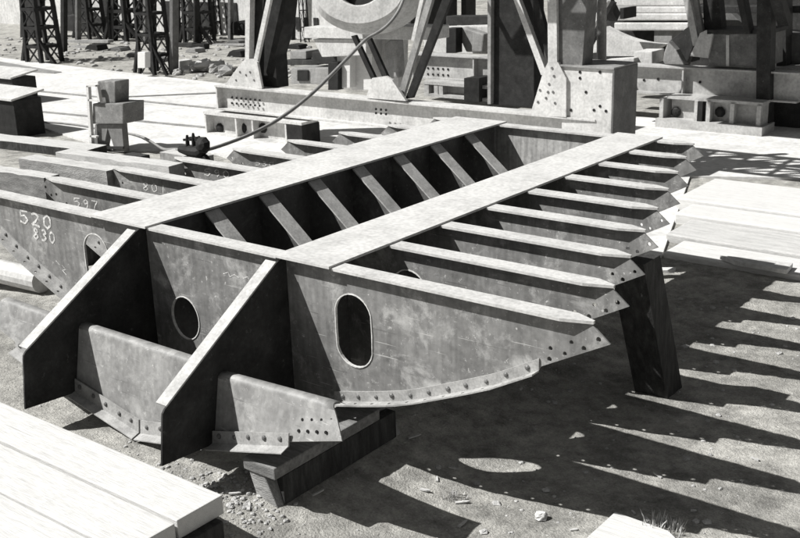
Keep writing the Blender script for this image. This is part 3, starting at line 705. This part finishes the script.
for i, (x0, x1) in enumerate(((404, 411), (420, 431), (440, 447), (461, 466))):
    one('steel_post', ['first dark upright right of the tank end', 'thick dark upright behind the raking legs', 'thin dark upright beside the thick one', 'slim dark upright left of the big dark leg'][i], 'post', rect(x0, -20, x1, 27), 30+i, .8, M_dark, 'uprights behind the raking legs')
one('timber_beam', 'long dark beam above the pale leaning plate', 'timber', rect(446, 16, 489, 25), 27.5, .6, M_dark)
one('crate', 'light grey box half hidden behind the big dark leg', 'crate', rect(527, 30, 543, 92), 18.5, .8, M_mid)

# timber stack upper right
GT = 'boards in the timber stack at the upper right'
rows = [((603, -12), (690, -12), 6, 'top board of the upper right timber stack'), ((611, 6.4), (690, 6.4), 13, 'second board of the upper right timber stack'), ((611, 13.4), (690, 13.4), 20.5, 'third board of the upper right timber stack'), ((614, 22.5), (688, 22.5), 30.5, 'bottom board of the stack, over a dark hollow')]
for a, b, yb_, lb in rows: one('stacked_board', lb, 'board', rect(a[0], a[1], b[0], yb_), 27+random.uniform(-.15, .15), 2.2, M_light, GT, bevel=.05)
one('hollow_shade_panel', 'black panel coloured as the shade in the hollow under the timber stack', 'timber', rect(612, 30.8, 692, 62), 28.2, .7, M_black)  # black fill painted for the shade in the hollow
one('timber_block', 'grey block under the right part of the timber stack', 'timber block', rect(654, 29, 672, 44), 27.1, .8, M_mid)
m = MB(); px = [(603, 56)]+[(603+2*i, 27+ (1-((1-i/30)**2))*17.5) for i in range(31)]+[(655, 50), (646, 56)]
m = panel(px, 25.4, .5)
tag(m.build('curved_plate', M_light, loc=V(630, 56, 25.4)), 'pale plate with a hollow curved top edge below the timber stack', 'steel plate')
one('timber_block', 'short light block end beneath the curved plate', 'timber block', rect(634, 51.5, 652, 64), 23.6, .9, M_light)
one('timber_beam', 'narrow pale beam lying along the top of the far sill girder', 'timber', [(604, 60), (634, 58), (634, 62), (604, 64)], 23.3, .5, M_light)
one('timber_beam', 'stub of grey beam with a dark end beside the thin pole', 'timber', rect(605, 8, 620, 19), 24, .9, M_mid)
one('steel_post', 'dark square end standing on the stub of grey beam', 'post', rect(620.3, 8, 624, 19), 23.95, .9, M_black)
one('canvas_sheet', 'dark slanted sheet leaning right of the curved plate', 'sheet', [(668, 42), (690, 25), (694, 44), (686, 66), (680, 62)], 24.3, .3, M_dark)
one('canvas_sheet', 'grey crumpled canvas heap on the far sill girder', 'canvas', [(664, 52), (668, 41), (676, 50), (684, 65), (662, 65)], 24.0, .4, M_mid, bevel=.04)
m = MB(); a = V(601.5, 66, 15.9); b = V(602, -60, 15.9); m.tube([a, b], .12, 10)
tag(m.build('thin_pole', M_mid, loc=a, smooth=True), 'thin grey pole rising from the pedestal box', 'pole')
m = strut2((583, 40), (606, 0), 20, 4, .2); tag(m.build('raking_pole', M_light, loc=V(583, 40, 20)), 'pale raking pole left of the thin grey pole', 'pole')
m = strut2((587, 48), (612, 2), 20.6, 4, .2); tag(m.build('raking_pole', M_black, loc=V(587, 48, 20.6)), 'black raking pole behind the thin grey pole', 'pole')
one('steel_plate', 'grey triangular plate behind the foot of the thin pole', 'steel plate', [(582, 54), (594, 28), (602, 52)], 21.5, .3, M_light)
for i, (x0, y0, x1, y1, mt, lb) in enumerate(((768, 68, 800, 76, M_mid, 'upper grey board of the pile at the right edge'), (764, 77, 800, 84, M_light, 'middle pale board of the pile at the right edge'), (764, 85, 800, 92, M_mid, 'lower grey board of the pile at the right edge'))):
    one('stacked_board', lb, 'board', rect(x0, y0, x1+30, y1), 24+.2*i, 1.5, mt, 'boards piled at the right edge')
one('steel_plate', 'pale slanted plate behind the machine box at the right', 'steel plate', [(716, 28), (728, 10), (745, 26), (744, 30)], 26, .4, M_dim)
one('shade_panel', 'dark panel added for the shade at the right edge behind the truck', 'shade panel', rect(766, 96, 830, 128), 23, 1.2, M_dark)  # dark slab standing in for shade
one('machine_casing', 'rounded grey casing at the upper right corner', 'casing', [(768, 64), (770, 38), (780, 32), (810, 36), (810, 64)], 25, 1.2, M_dim, bevel=.1)
one('winch_frame', 'dark slanted frame leaning over the machine box at the upper right', 'frame', [(744, 34), (750, 34), (738, -30), (730, -30)], 22.0, .4, M_dark)
one('steel_post', 'dark upright post behind the machine box, near the right corner', 'post', rect(776, -30, 786, 66), 24.5, .6, M_dark)
one('cross_beam', 'dark cross beam running behind the far gantry legs', 'beam', rect(688, 6, 830, 13), 25.2, .5, M_dark)
one('hoarding', 'long dark hoarding closing the view at the upper right', 'hoarding', rect(560, -40, 860, 66), 34, .6, M_dark)

# ------------------------------------------------------------------ far yard on the left
def tower(px, base, top, half, label, mt=M_black, n=5, feet=True, y=None):
    p = G(px, base); q = p+Vector((0, 0, 7)); w = abs(V(px+half, base, p.y).x-p.x); t = thing('lattice_tower', label, 'lattice tower', p, 'lattice towers in the far yard')
    H = max(4.5, V(px, top, p.y).z-p.z+1); r = w*.3
    for sx in (-1, 1):
        for sy in (-1, 1):
            MB().bar(p+Vector((sx*w, sy*w, 0)), p+Vector((sx*w*.8, sy*w*.8, H)), r, r, up=(0, 1, 0)).build('tower_leg', mt, t)
    m = MB()
    for i in range(n):
        z0, z1 = H*i/n, H*(i+1)/n; s = 1
        for sy in (-1, 1):
            m.bar(p+Vector((-w*.9, sy*w, z0)), p+Vector((w*.9, sy*w, z1)), r*.35, r*.35, up=(0, 1, 0)); m.bar(p+Vector((w*.9, sy*w, z0)), p+Vector((-w*.9, sy*w, z1)), r*.35, r*.35, up=(0, 1, 0))
            m.bar(p+Vector((-w, sy*w*.95, z1-.1)), p+Vector((w, sy*w*.95, z1-.1)), r*.8, r*.8)
        for sx in (-1, 1): m.bar(p+Vector((sx*w*.95, -w, z1-.1)), p+Vector((sx*w*.95, w, z1-.1)), r*.8, r*.8)
    m.build('bracing', mt, t)
    if feet:
        for sx in (-1, 1): MB().bar(p+Vector((sx*w*2.3, -w*.6, 0)), p+Vector((sx*w*.8, -w, H*.28)), r*.9, r*.9, up=(0, 1, 0)).build('raking_strut', mt, t)
tower(92, 38, -10, 6, 'dark lattice tower with splayed feet left of centre in the far yard')
tower(129, 40, -10, 8, 'broad lattice tower second from the left group in the far yard')
tower(156, 73, -30, 7, 'tall close lattice tower standing at the edge of the bright plating floor', n=6)
tower(181, 37, -10, 3, 'slender lattice mast right of the tall close tower', feet=False)
tower(200, 43, -10, 7, 'lattice tower on a pyramid foot between the slender mast and the gantry leg')
tower(216, 35, -10, 2.5, 'thin dark mast right of the pyramid footed tower', feet=False)
tower(45, 62, -10, 7, 'dark lattice tower near the upper left corner')
tower(305, 42, -10, 2.2, 'thin mast just right of the black lattice leg', feet=False)
one('crane_mast', 'heavy dark post at the far upper left corner', 'post', rect(20, -20, 34, 50), 31, .8, M_dark)
bld = thing('yard_shed', 'long pale shed with dark openings across the far side of the yard', 'shed', (-46, 37, -2.5))
a = V(-80, 20, 37); b = V(345, 20, 37)
MB().box(a.x, b.x, 37, 43, -2.55, 3.0).build('wall', M_pale, bld)
MB().prism([(a.x-.4, 36.6, 3.01), (a.x-.4, 43.4, 3.01), (a.x-.4, 40, 4.6)], (b.x-a.x+.8, 0, 0)).build('roof', M_dark, bld)
for px in (70, 86, 110, 140, 172, 188, 206, 232, 262, 298, 306, 316):
    c = V(px, 16, 37); wd = .16 if px > 280 else .5
    d_ = MB().box(c.x-wd, c.x+wd, 36.93, 37.03, -2.0 if px > 280 else -2.5, -1.3 if px > 280 else -.6).build('dark_opening', M_dark, bld)
one('dark_screen', 'dark uneven screen of boards at the foot of the far shed wall, left', 'screen', [(60, 36), (62, 16), (80, 13), (84, 18), (104, 16), (108, 36)], 35, 1.2, M_dark, bevel=.1)
one('scrap_mound', 'dark scrap mound in front of the far shed, beside the gantry leg', 'scrap', [(225, 34), (227, 23), (236, 21), (243, 24), (244, 36)], 35, 1.0, M_black, bevel=.1)
one('white_post', 'short white marker post at the foot of the tall close tower', 'post', rect(137.5, 52, 145, 68), 21.8, .3, M_white)
for i, (x0, y0, x1, y1, mt, lb) in enumerate(((60, 40, 108, 43, M_mid, 'long grey timber lying before the left towers'), (168, 43, 192, 47, M_dark, 'dark timber on the ground right of the tall tower'), (70, 46, 100, 48, M_mid, 'thin grey timber in the middle of the far yard'), (192, 44, 204, 49, M_black, 'dark lump of timber under the pyramid footed tower'), (100, 36, 160, 38, M_dark, 'dark timber between the towers near the shed'), (212, 44, 244, 46, M_mid, 'grey timber left of the gantry leg'))):
    one('yard_timber', lb, 'timber', rect(x0, y0, x1, y1), G((x0+x1)/2, y1).y, .4, mt, 'timbers lying in the far yard', bevel=.02)
rk = ['pale boulder', 'flat pale stone', 'broken grey block', 'rounded pale stone', 'grey boulder', 'small white stone']
wh = ['left of the gantry gusset', 'at the edge of the plating floor', 'beside the tall close tower', 'nearest the gantry gusset', 'behind the plating floor edge', 'between tower and gantry']
k = 0
for (px, py, r, mt) in ((186, 73, .35, M_stone), (196, 71, .5, M_white), (206, 71, .6, M_white), (217, 72, .55, M_stone), (226, 75, .5, M_mid), (177, 75, .3, M_stone)):
    c = G(px, py); m = MB(); stone(m, c.x, c.y, -2.5+r*.3, r)
    tag(m.build('boulder', mt, loc=(c.x, c.y, -2.5), bevel=.05), rk[k]+' in the rubble '+wh[k], 'rock', 'boulders behind the plating floor'); k += 1
m = MB()
for i in range(380):
    px = random.uniform(-10, 330); py = random.uniform(38, 80); 
    if py > 60+(px-20)*.118: continue
    c = G(px, py); stone(m, c.x, c.y, -2.48, random.uniform(.05, .22)*random.random()**.5)
o = m.build('yard_debris', M_stone, loc=(0, 30, -2.5)); o['kind'] = 'stuff'; o['label'] = 'loose rubble strewn over the far yard ground'; o['category'] = 'rubble'

GY = 'upright posts crowding the far yard'
pw = ['left of the first lattice tower', 'between the first and second left towers', 'close left of the broad tower', 'close right of the broad tower', 'left of the tall close tower', 'right of the tall close tower', 'left of the slender mast', 'right of the slender mast', 'left of the pyramid footed tower', 'between pyramid tower and gantry leg', 'right of the black lattice leg', 'before the white window front']
for i, (px, base, wd) in enumerate(((62, 52, 3.4), (76, 42, 2.2), (112, 41, 2.6), (144, 44, 2.4), (150, 70, 3), (171, 74, 3.2), (176, 41, 2.2), (187, 40, 2.4), (194, 45, 1.8), (229, 40, 2.6), (291, 40, 2), (314, 36, 1.6))):
    y = G(px, base).y; one('yard_post', ['dark', 'grey'][i % 2]+' square post '+pw[i], 'post', rect(px-wd/2, -25, px+wd/2, base), y, .25+.05*(i % 3), [M_black, M_dim][i % 2], GY, bevel=.01)
cl = ['dark iron heap', 'grey plate stack', 'low dark crate', 'pale plate scrap', 'grey beam end', 'dark block']
cw = ['below the first left tower', 'beside the second left tower', 'in front of the broad tower', 'behind the rubble edge', 'left of the pyramid tower foot', 'under the gantry leg brace', 'right of the gantry leg', 'before the dark scrap mound', 'left of the tall close tower foot']
for i, (x0, y0, x1, y1) in enumerate(((84, 44, 98, 50), (106, 47, 121, 51), (124, 52, 140, 57), (170, 60, 182, 68), (184, 48, 196, 53), (226, 50, 242, 57), (283, 44, 300, 49), (224, 40, 240, 45), (146, 58, 160, 62))):
    sl = (x1-x0)*.2
    one('yard_scrap', cl[i % 6]+' '+cw[i], 'scrap', [(x0, y1), (x1, y1), (x1-sl*.6, y0+1), (x0+sl*2, y0), (x0+sl, y0+1.5)], G((x0+x1)/2, y1).y, .7, [M_black, M_dim, M_dim, M_light, M_mid, M_black][i % 6], 'scrap scattered in the far yard', bevel=.03)
# left: dark tanks and the timber stand
def tankbox(px0, px1, pyt, pyb, y, label):
    a = V(px0, pyb, y); b = V(px1, pyt, y); t = thing('steel_bin', label, 'bin', ((a.x+b.x)/2, y, a.z), 'dark bins at the left edge')
    MB().box(a.x-.6, b.x, y, y+1.0, a.z, b.z).build('bin_body', M_black, t, bevel=.02)
    MB().prism([(a.x-.7, y-.1, b.z+.003), (b.x+.06, y-.1, b.z+.003), (b.x+.06, y+1.1, b.z+.18), (a.x-.7, y+1.1, b.z+.18)], (0, 0, .06)).build('sloping_lid', M_light, t)
tankbox(-20, 13, 101, 144, 10.6, 'dark bin with a pale sloping lid near the left edge')
tankbox(-20, 12, 79, 99, 14.5, 'dark bin farther back at the left edge, above the nearer one')
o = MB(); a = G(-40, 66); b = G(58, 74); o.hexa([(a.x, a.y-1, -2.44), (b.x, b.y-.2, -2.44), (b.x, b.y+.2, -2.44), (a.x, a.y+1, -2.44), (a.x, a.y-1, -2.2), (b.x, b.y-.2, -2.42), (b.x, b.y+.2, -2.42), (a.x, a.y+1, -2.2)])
tag(o.build('shadow_wedge', M_mid, loc=a), 'long grey wedge laid as a shadow on the bright floor at the left', 'plate')  # grey wedge stands in for a shadow on the floor
ys = 10.7
st = thing('timber_stand', 'stacked wooden stand of boxes on splayed legs with a white side frame', 'stand', V(104, 151, ys))
panel(rect(97.5, 81, 115, 103), ys, .5).build('top_box', M_dim2, st, bevel=.03)
panel(rect(92.5, 103.4, 123, 124), ys-.1, .75).build('middle_box', M_dim2, st, bevel=.03)
panel([(93, 152), (107, 152), (104, 146), (107.5, 128), (107.5, 124.3), (95, 124.3)], ys, .2).build('leg', M_dim2, st)
panel([(112, 152), (124, 152), (121.5, 124.3), (107.6, 124.3), (107.6, 128), (113.5, 146)], ys, .2).build('leg', M_dim2, st)
panel(rect(94, 146.5, 123, 149), ys-.05, .05).build('cross_rail', M_dark, st)
m = strut2((87, 86), (91, 152), ys-.2, 2.2, .1)
for p in (((96, 85), (99, 102)), ((86, 86), (97, 85.5)), ((88, 100), (98, 101)), ((90, 136), (96, 137))): m2 = strut2(p[0], p[1], ys-.2, 1.8, .1); m.add(m2.v, m2.f)
m.build('side_frame', M_white, st)

# air hose and its valve
pts = [V(196, 152, 4.2), V(215, 148, 4.6), V(252, 134, 5.4), V(280, 119, 6.1), V(310, 96, 6.9), V(338, 68, 7.7), V(358, 47, 8.3), V(367, 38, 8.6), V(380, 31.5, 8.8), V(391, 22, 9.0), V(400, 9, 9.2), V(406, -8, 9.4), V(409, -60, 9.6)]
def smooth(p, it=2):
    for _ in range(it):
        q = [p[0]]
        for a, b in zip(p, p[1:]): q += [a.lerp(b, .25), a.lerp(b, .75)]
        p = q+[p[-1]]
    return p
tag(MB().tube(smooth(pts), .034, 8).build('air_hose', M_hose, loc=pts[0], smooth=True), 'grey air hose curving up from the valve past the white crates', 'hose')
pts = [V(186, 151, 4.2), V(176, 149, 4.6), V(165, 150, 5.4), G(158, 146, -1.6), G(148, 139, -2.3), G(135, 134, -2.41), G(110, 131, -2.41), G(70, 123, -2.41), G(20, 121, -2.41)]
tag(MB().tube(smooth(pts), .03, 8).build('air_hose', M_hose, loc=pts[0], smooth=True), 'grey air hose trailing left from the valve over the bright floor', 'hose')
vc = V(195, 151, 4.2); vt = thing('hose_valve', 'black three way hose valve resting on the fourth left rib', 'valve', vc)
m = MB(); m.tube([V(180, 149, 4.2), V(190, 151, 4.2), V(200, 152, 4.2), V(206, 148, 4.2)], [.06, .1, .11, .07], 10); m.dome(V(203, 145, 4.15), (.2, -1, .2), .15)
m.tube([V(196, 154, 4.2), V(198, 158, 4.2), V(206, 157, 4.2), V(208, 160, 4.2)], .05, 8); m.build('valve_body', M_black, vt)
for a, b in (((188, 149), (187, 135)), ((194, 147), (193, 133)), ((199, 148), (199, 136))):
    m = MB(); p, q = V(*a, 4.2), V(*b, 4.2); m.tube([p, p.lerp(q, .7), q], [.04, .035, .02], 8); m.bar(p.lerp(q, .62)-Vector((.1, 0, 0)), p.lerp(q, .62)+Vector((.1, 0, .02)), .03, .04); m.build('valve_handle', M_black, vt)

for i in range(16):
    px, py = random.uniform(400, 790), random.uniform(440, 535)
    if i > 11: px, py = random.uniform(220, 330), random.uniform(505, 535)
    if abs(px-540) < 30 and abs(py-518) < 20: px -= 70
    c = G(px, py, -2.49); z = gz(c.x, c.y)+.004; a = random.uniform(0, 3.14); l = random.uniform(.06, .17); d = Vector((math.cos(a), math.sin(a), .05))*l; sd_ = Vector((-math.sin(a), math.cos(a), 0))*random.uniform(.008, .02)
    p = Vector((c.x, c.y, z)); m = MB().prism([p-sd_, p+d*.7-sd_*.8, p+d, p+d*.8+sd_, p+sd_*1.2], (0, 0, .015))
    tag(m.build('wood_splinter', M_flat, loc=p), 'small pale wood splinter lying on the near dirt', 'splinter', 'wood splinters on the near dirt')
# small things on the near ground
c = G(540, 518, -2.49); m = MB(); stone(m, c.x, c.y, gz(c.x, c.y)+.03, .085); tag(m.build('loose_stone', M_white, loc=(c.x, c.y, gz(c.x, c.y)), bevel=.01), 'pale fist sized stone alone on the lit dirt in front of the ship section', 'stone')
z = -2.49; a = [G(615, 518, z), G(668, 537, z), G(690, 560, z), G(570, 560, z), G(593, 538, z)]
tag(MB().prism(a, (0, 0, .07)).build('board_offcut', M_white, loc=a[0]), 'bright white board end at the bottom edge of the dirt', 'board')
def tuft(px, py, n, h, label):
    m = MB(); c = G(px, py, -2.49); z = gz(c.x, c.y)
    for i in range(n):
        a = random.uniform(0, 6.28); r = random.uniform(0, .14); p = Vector((c.x+math.cos(a)*r, c.y+math.sin(a)*r, z-.01)); l = random.uniform(.4, 1)*h
        t = Vector((math.cos(a)*.5*l*random.random(), math.sin(a)*.5*l*random.random(), l)); s = Vector((random.uniform(-1, 1), random.uniform(-1, 1), 0)).normalized()*.006
        m.add([p-s, p+s, p+t*.6+s*.7, p+t+Vector((0, 0, -.1*l)), p+t*.6-s*.7], [(0, 1, 2, 3, 4)])
    tag(m.build('dry_weed', M_grass, loc=(c.x, c.y, z)), label, 'weed', 'dry weeds on the near dirt')
tuft(654, 527, 70, .2, 'straggly dry weed beside the bright white board end'); tuft(674, 530, 60, .18, 'dry weed right of the white board end, at the shadow edge'); tuft(454, 498, 55, .13, 'small dark dry tuft on the lit strip between the shadows')

# ------------------------------------------------------------------ light, sky, camera
sd = Vector((.655, .635, -1.0)).normalized()       # the way the sunlight travels
sun = bpy.data.lights.new('sun', 'SUN'); sun.energy = 5; sun.angle = math.radians(.5); sun.color = (1, .99, .97)
so = bpy.data.objects.new('sun', sun); col.objects.link(so); so.rotation_euler = sd.to_track_quat('-Z', 'Y').to_euler()
w = bpy.data.worlds.new('World'); scene.world = w; w.use_nodes = True
n = w.node_tree.nodes; l = w.node_tree.links; bg = n['Background']; bg.inputs['Strength'].default_value = .05
sky = n.new('ShaderNodeTexSky'); sky.sky_type = 'NISHITA'; sky.sun_disc = False
el = math.asin(-sd.z); sky.sun_elevation = el; sky.sun_rotation = math.atan2(-sd.x, -sd.y)
bw = n.new('ShaderNodeRGBToBW'); l.new(sky.outputs[0], bw.inputs[0]); l.new(bw.outputs[0], bg.inputs['Color'])   # monochrome plate: a grey sky
cd = bpy.data.cameras.new('camera'); co = bpy.data.objects.new('camera', cd); col.objects.link(co); scene.camera = co
cd.sensor_width = 36; cd.lens = F/800*36; cd.clip_end = 2000; cd.clip_start = .05
M = RW.transposed().to_4x4(); M.translation = W(CAM); co.matrix_world = M
cd.dof.use_dof = True; cd.dof.focus_distance = (W(Vector((0, .5, -.5)))-W(CAM)).length; cd.dof.aperture_fstop = 8
scene.view_settings.view_transform = 'Standard'; scene.view_settings.look = 'None'; scene.view_settings.gamma = 1; scene.view_settings.exposure = .52
for o in bpy.data.objects:
    if '_org' in o: del o['_org']
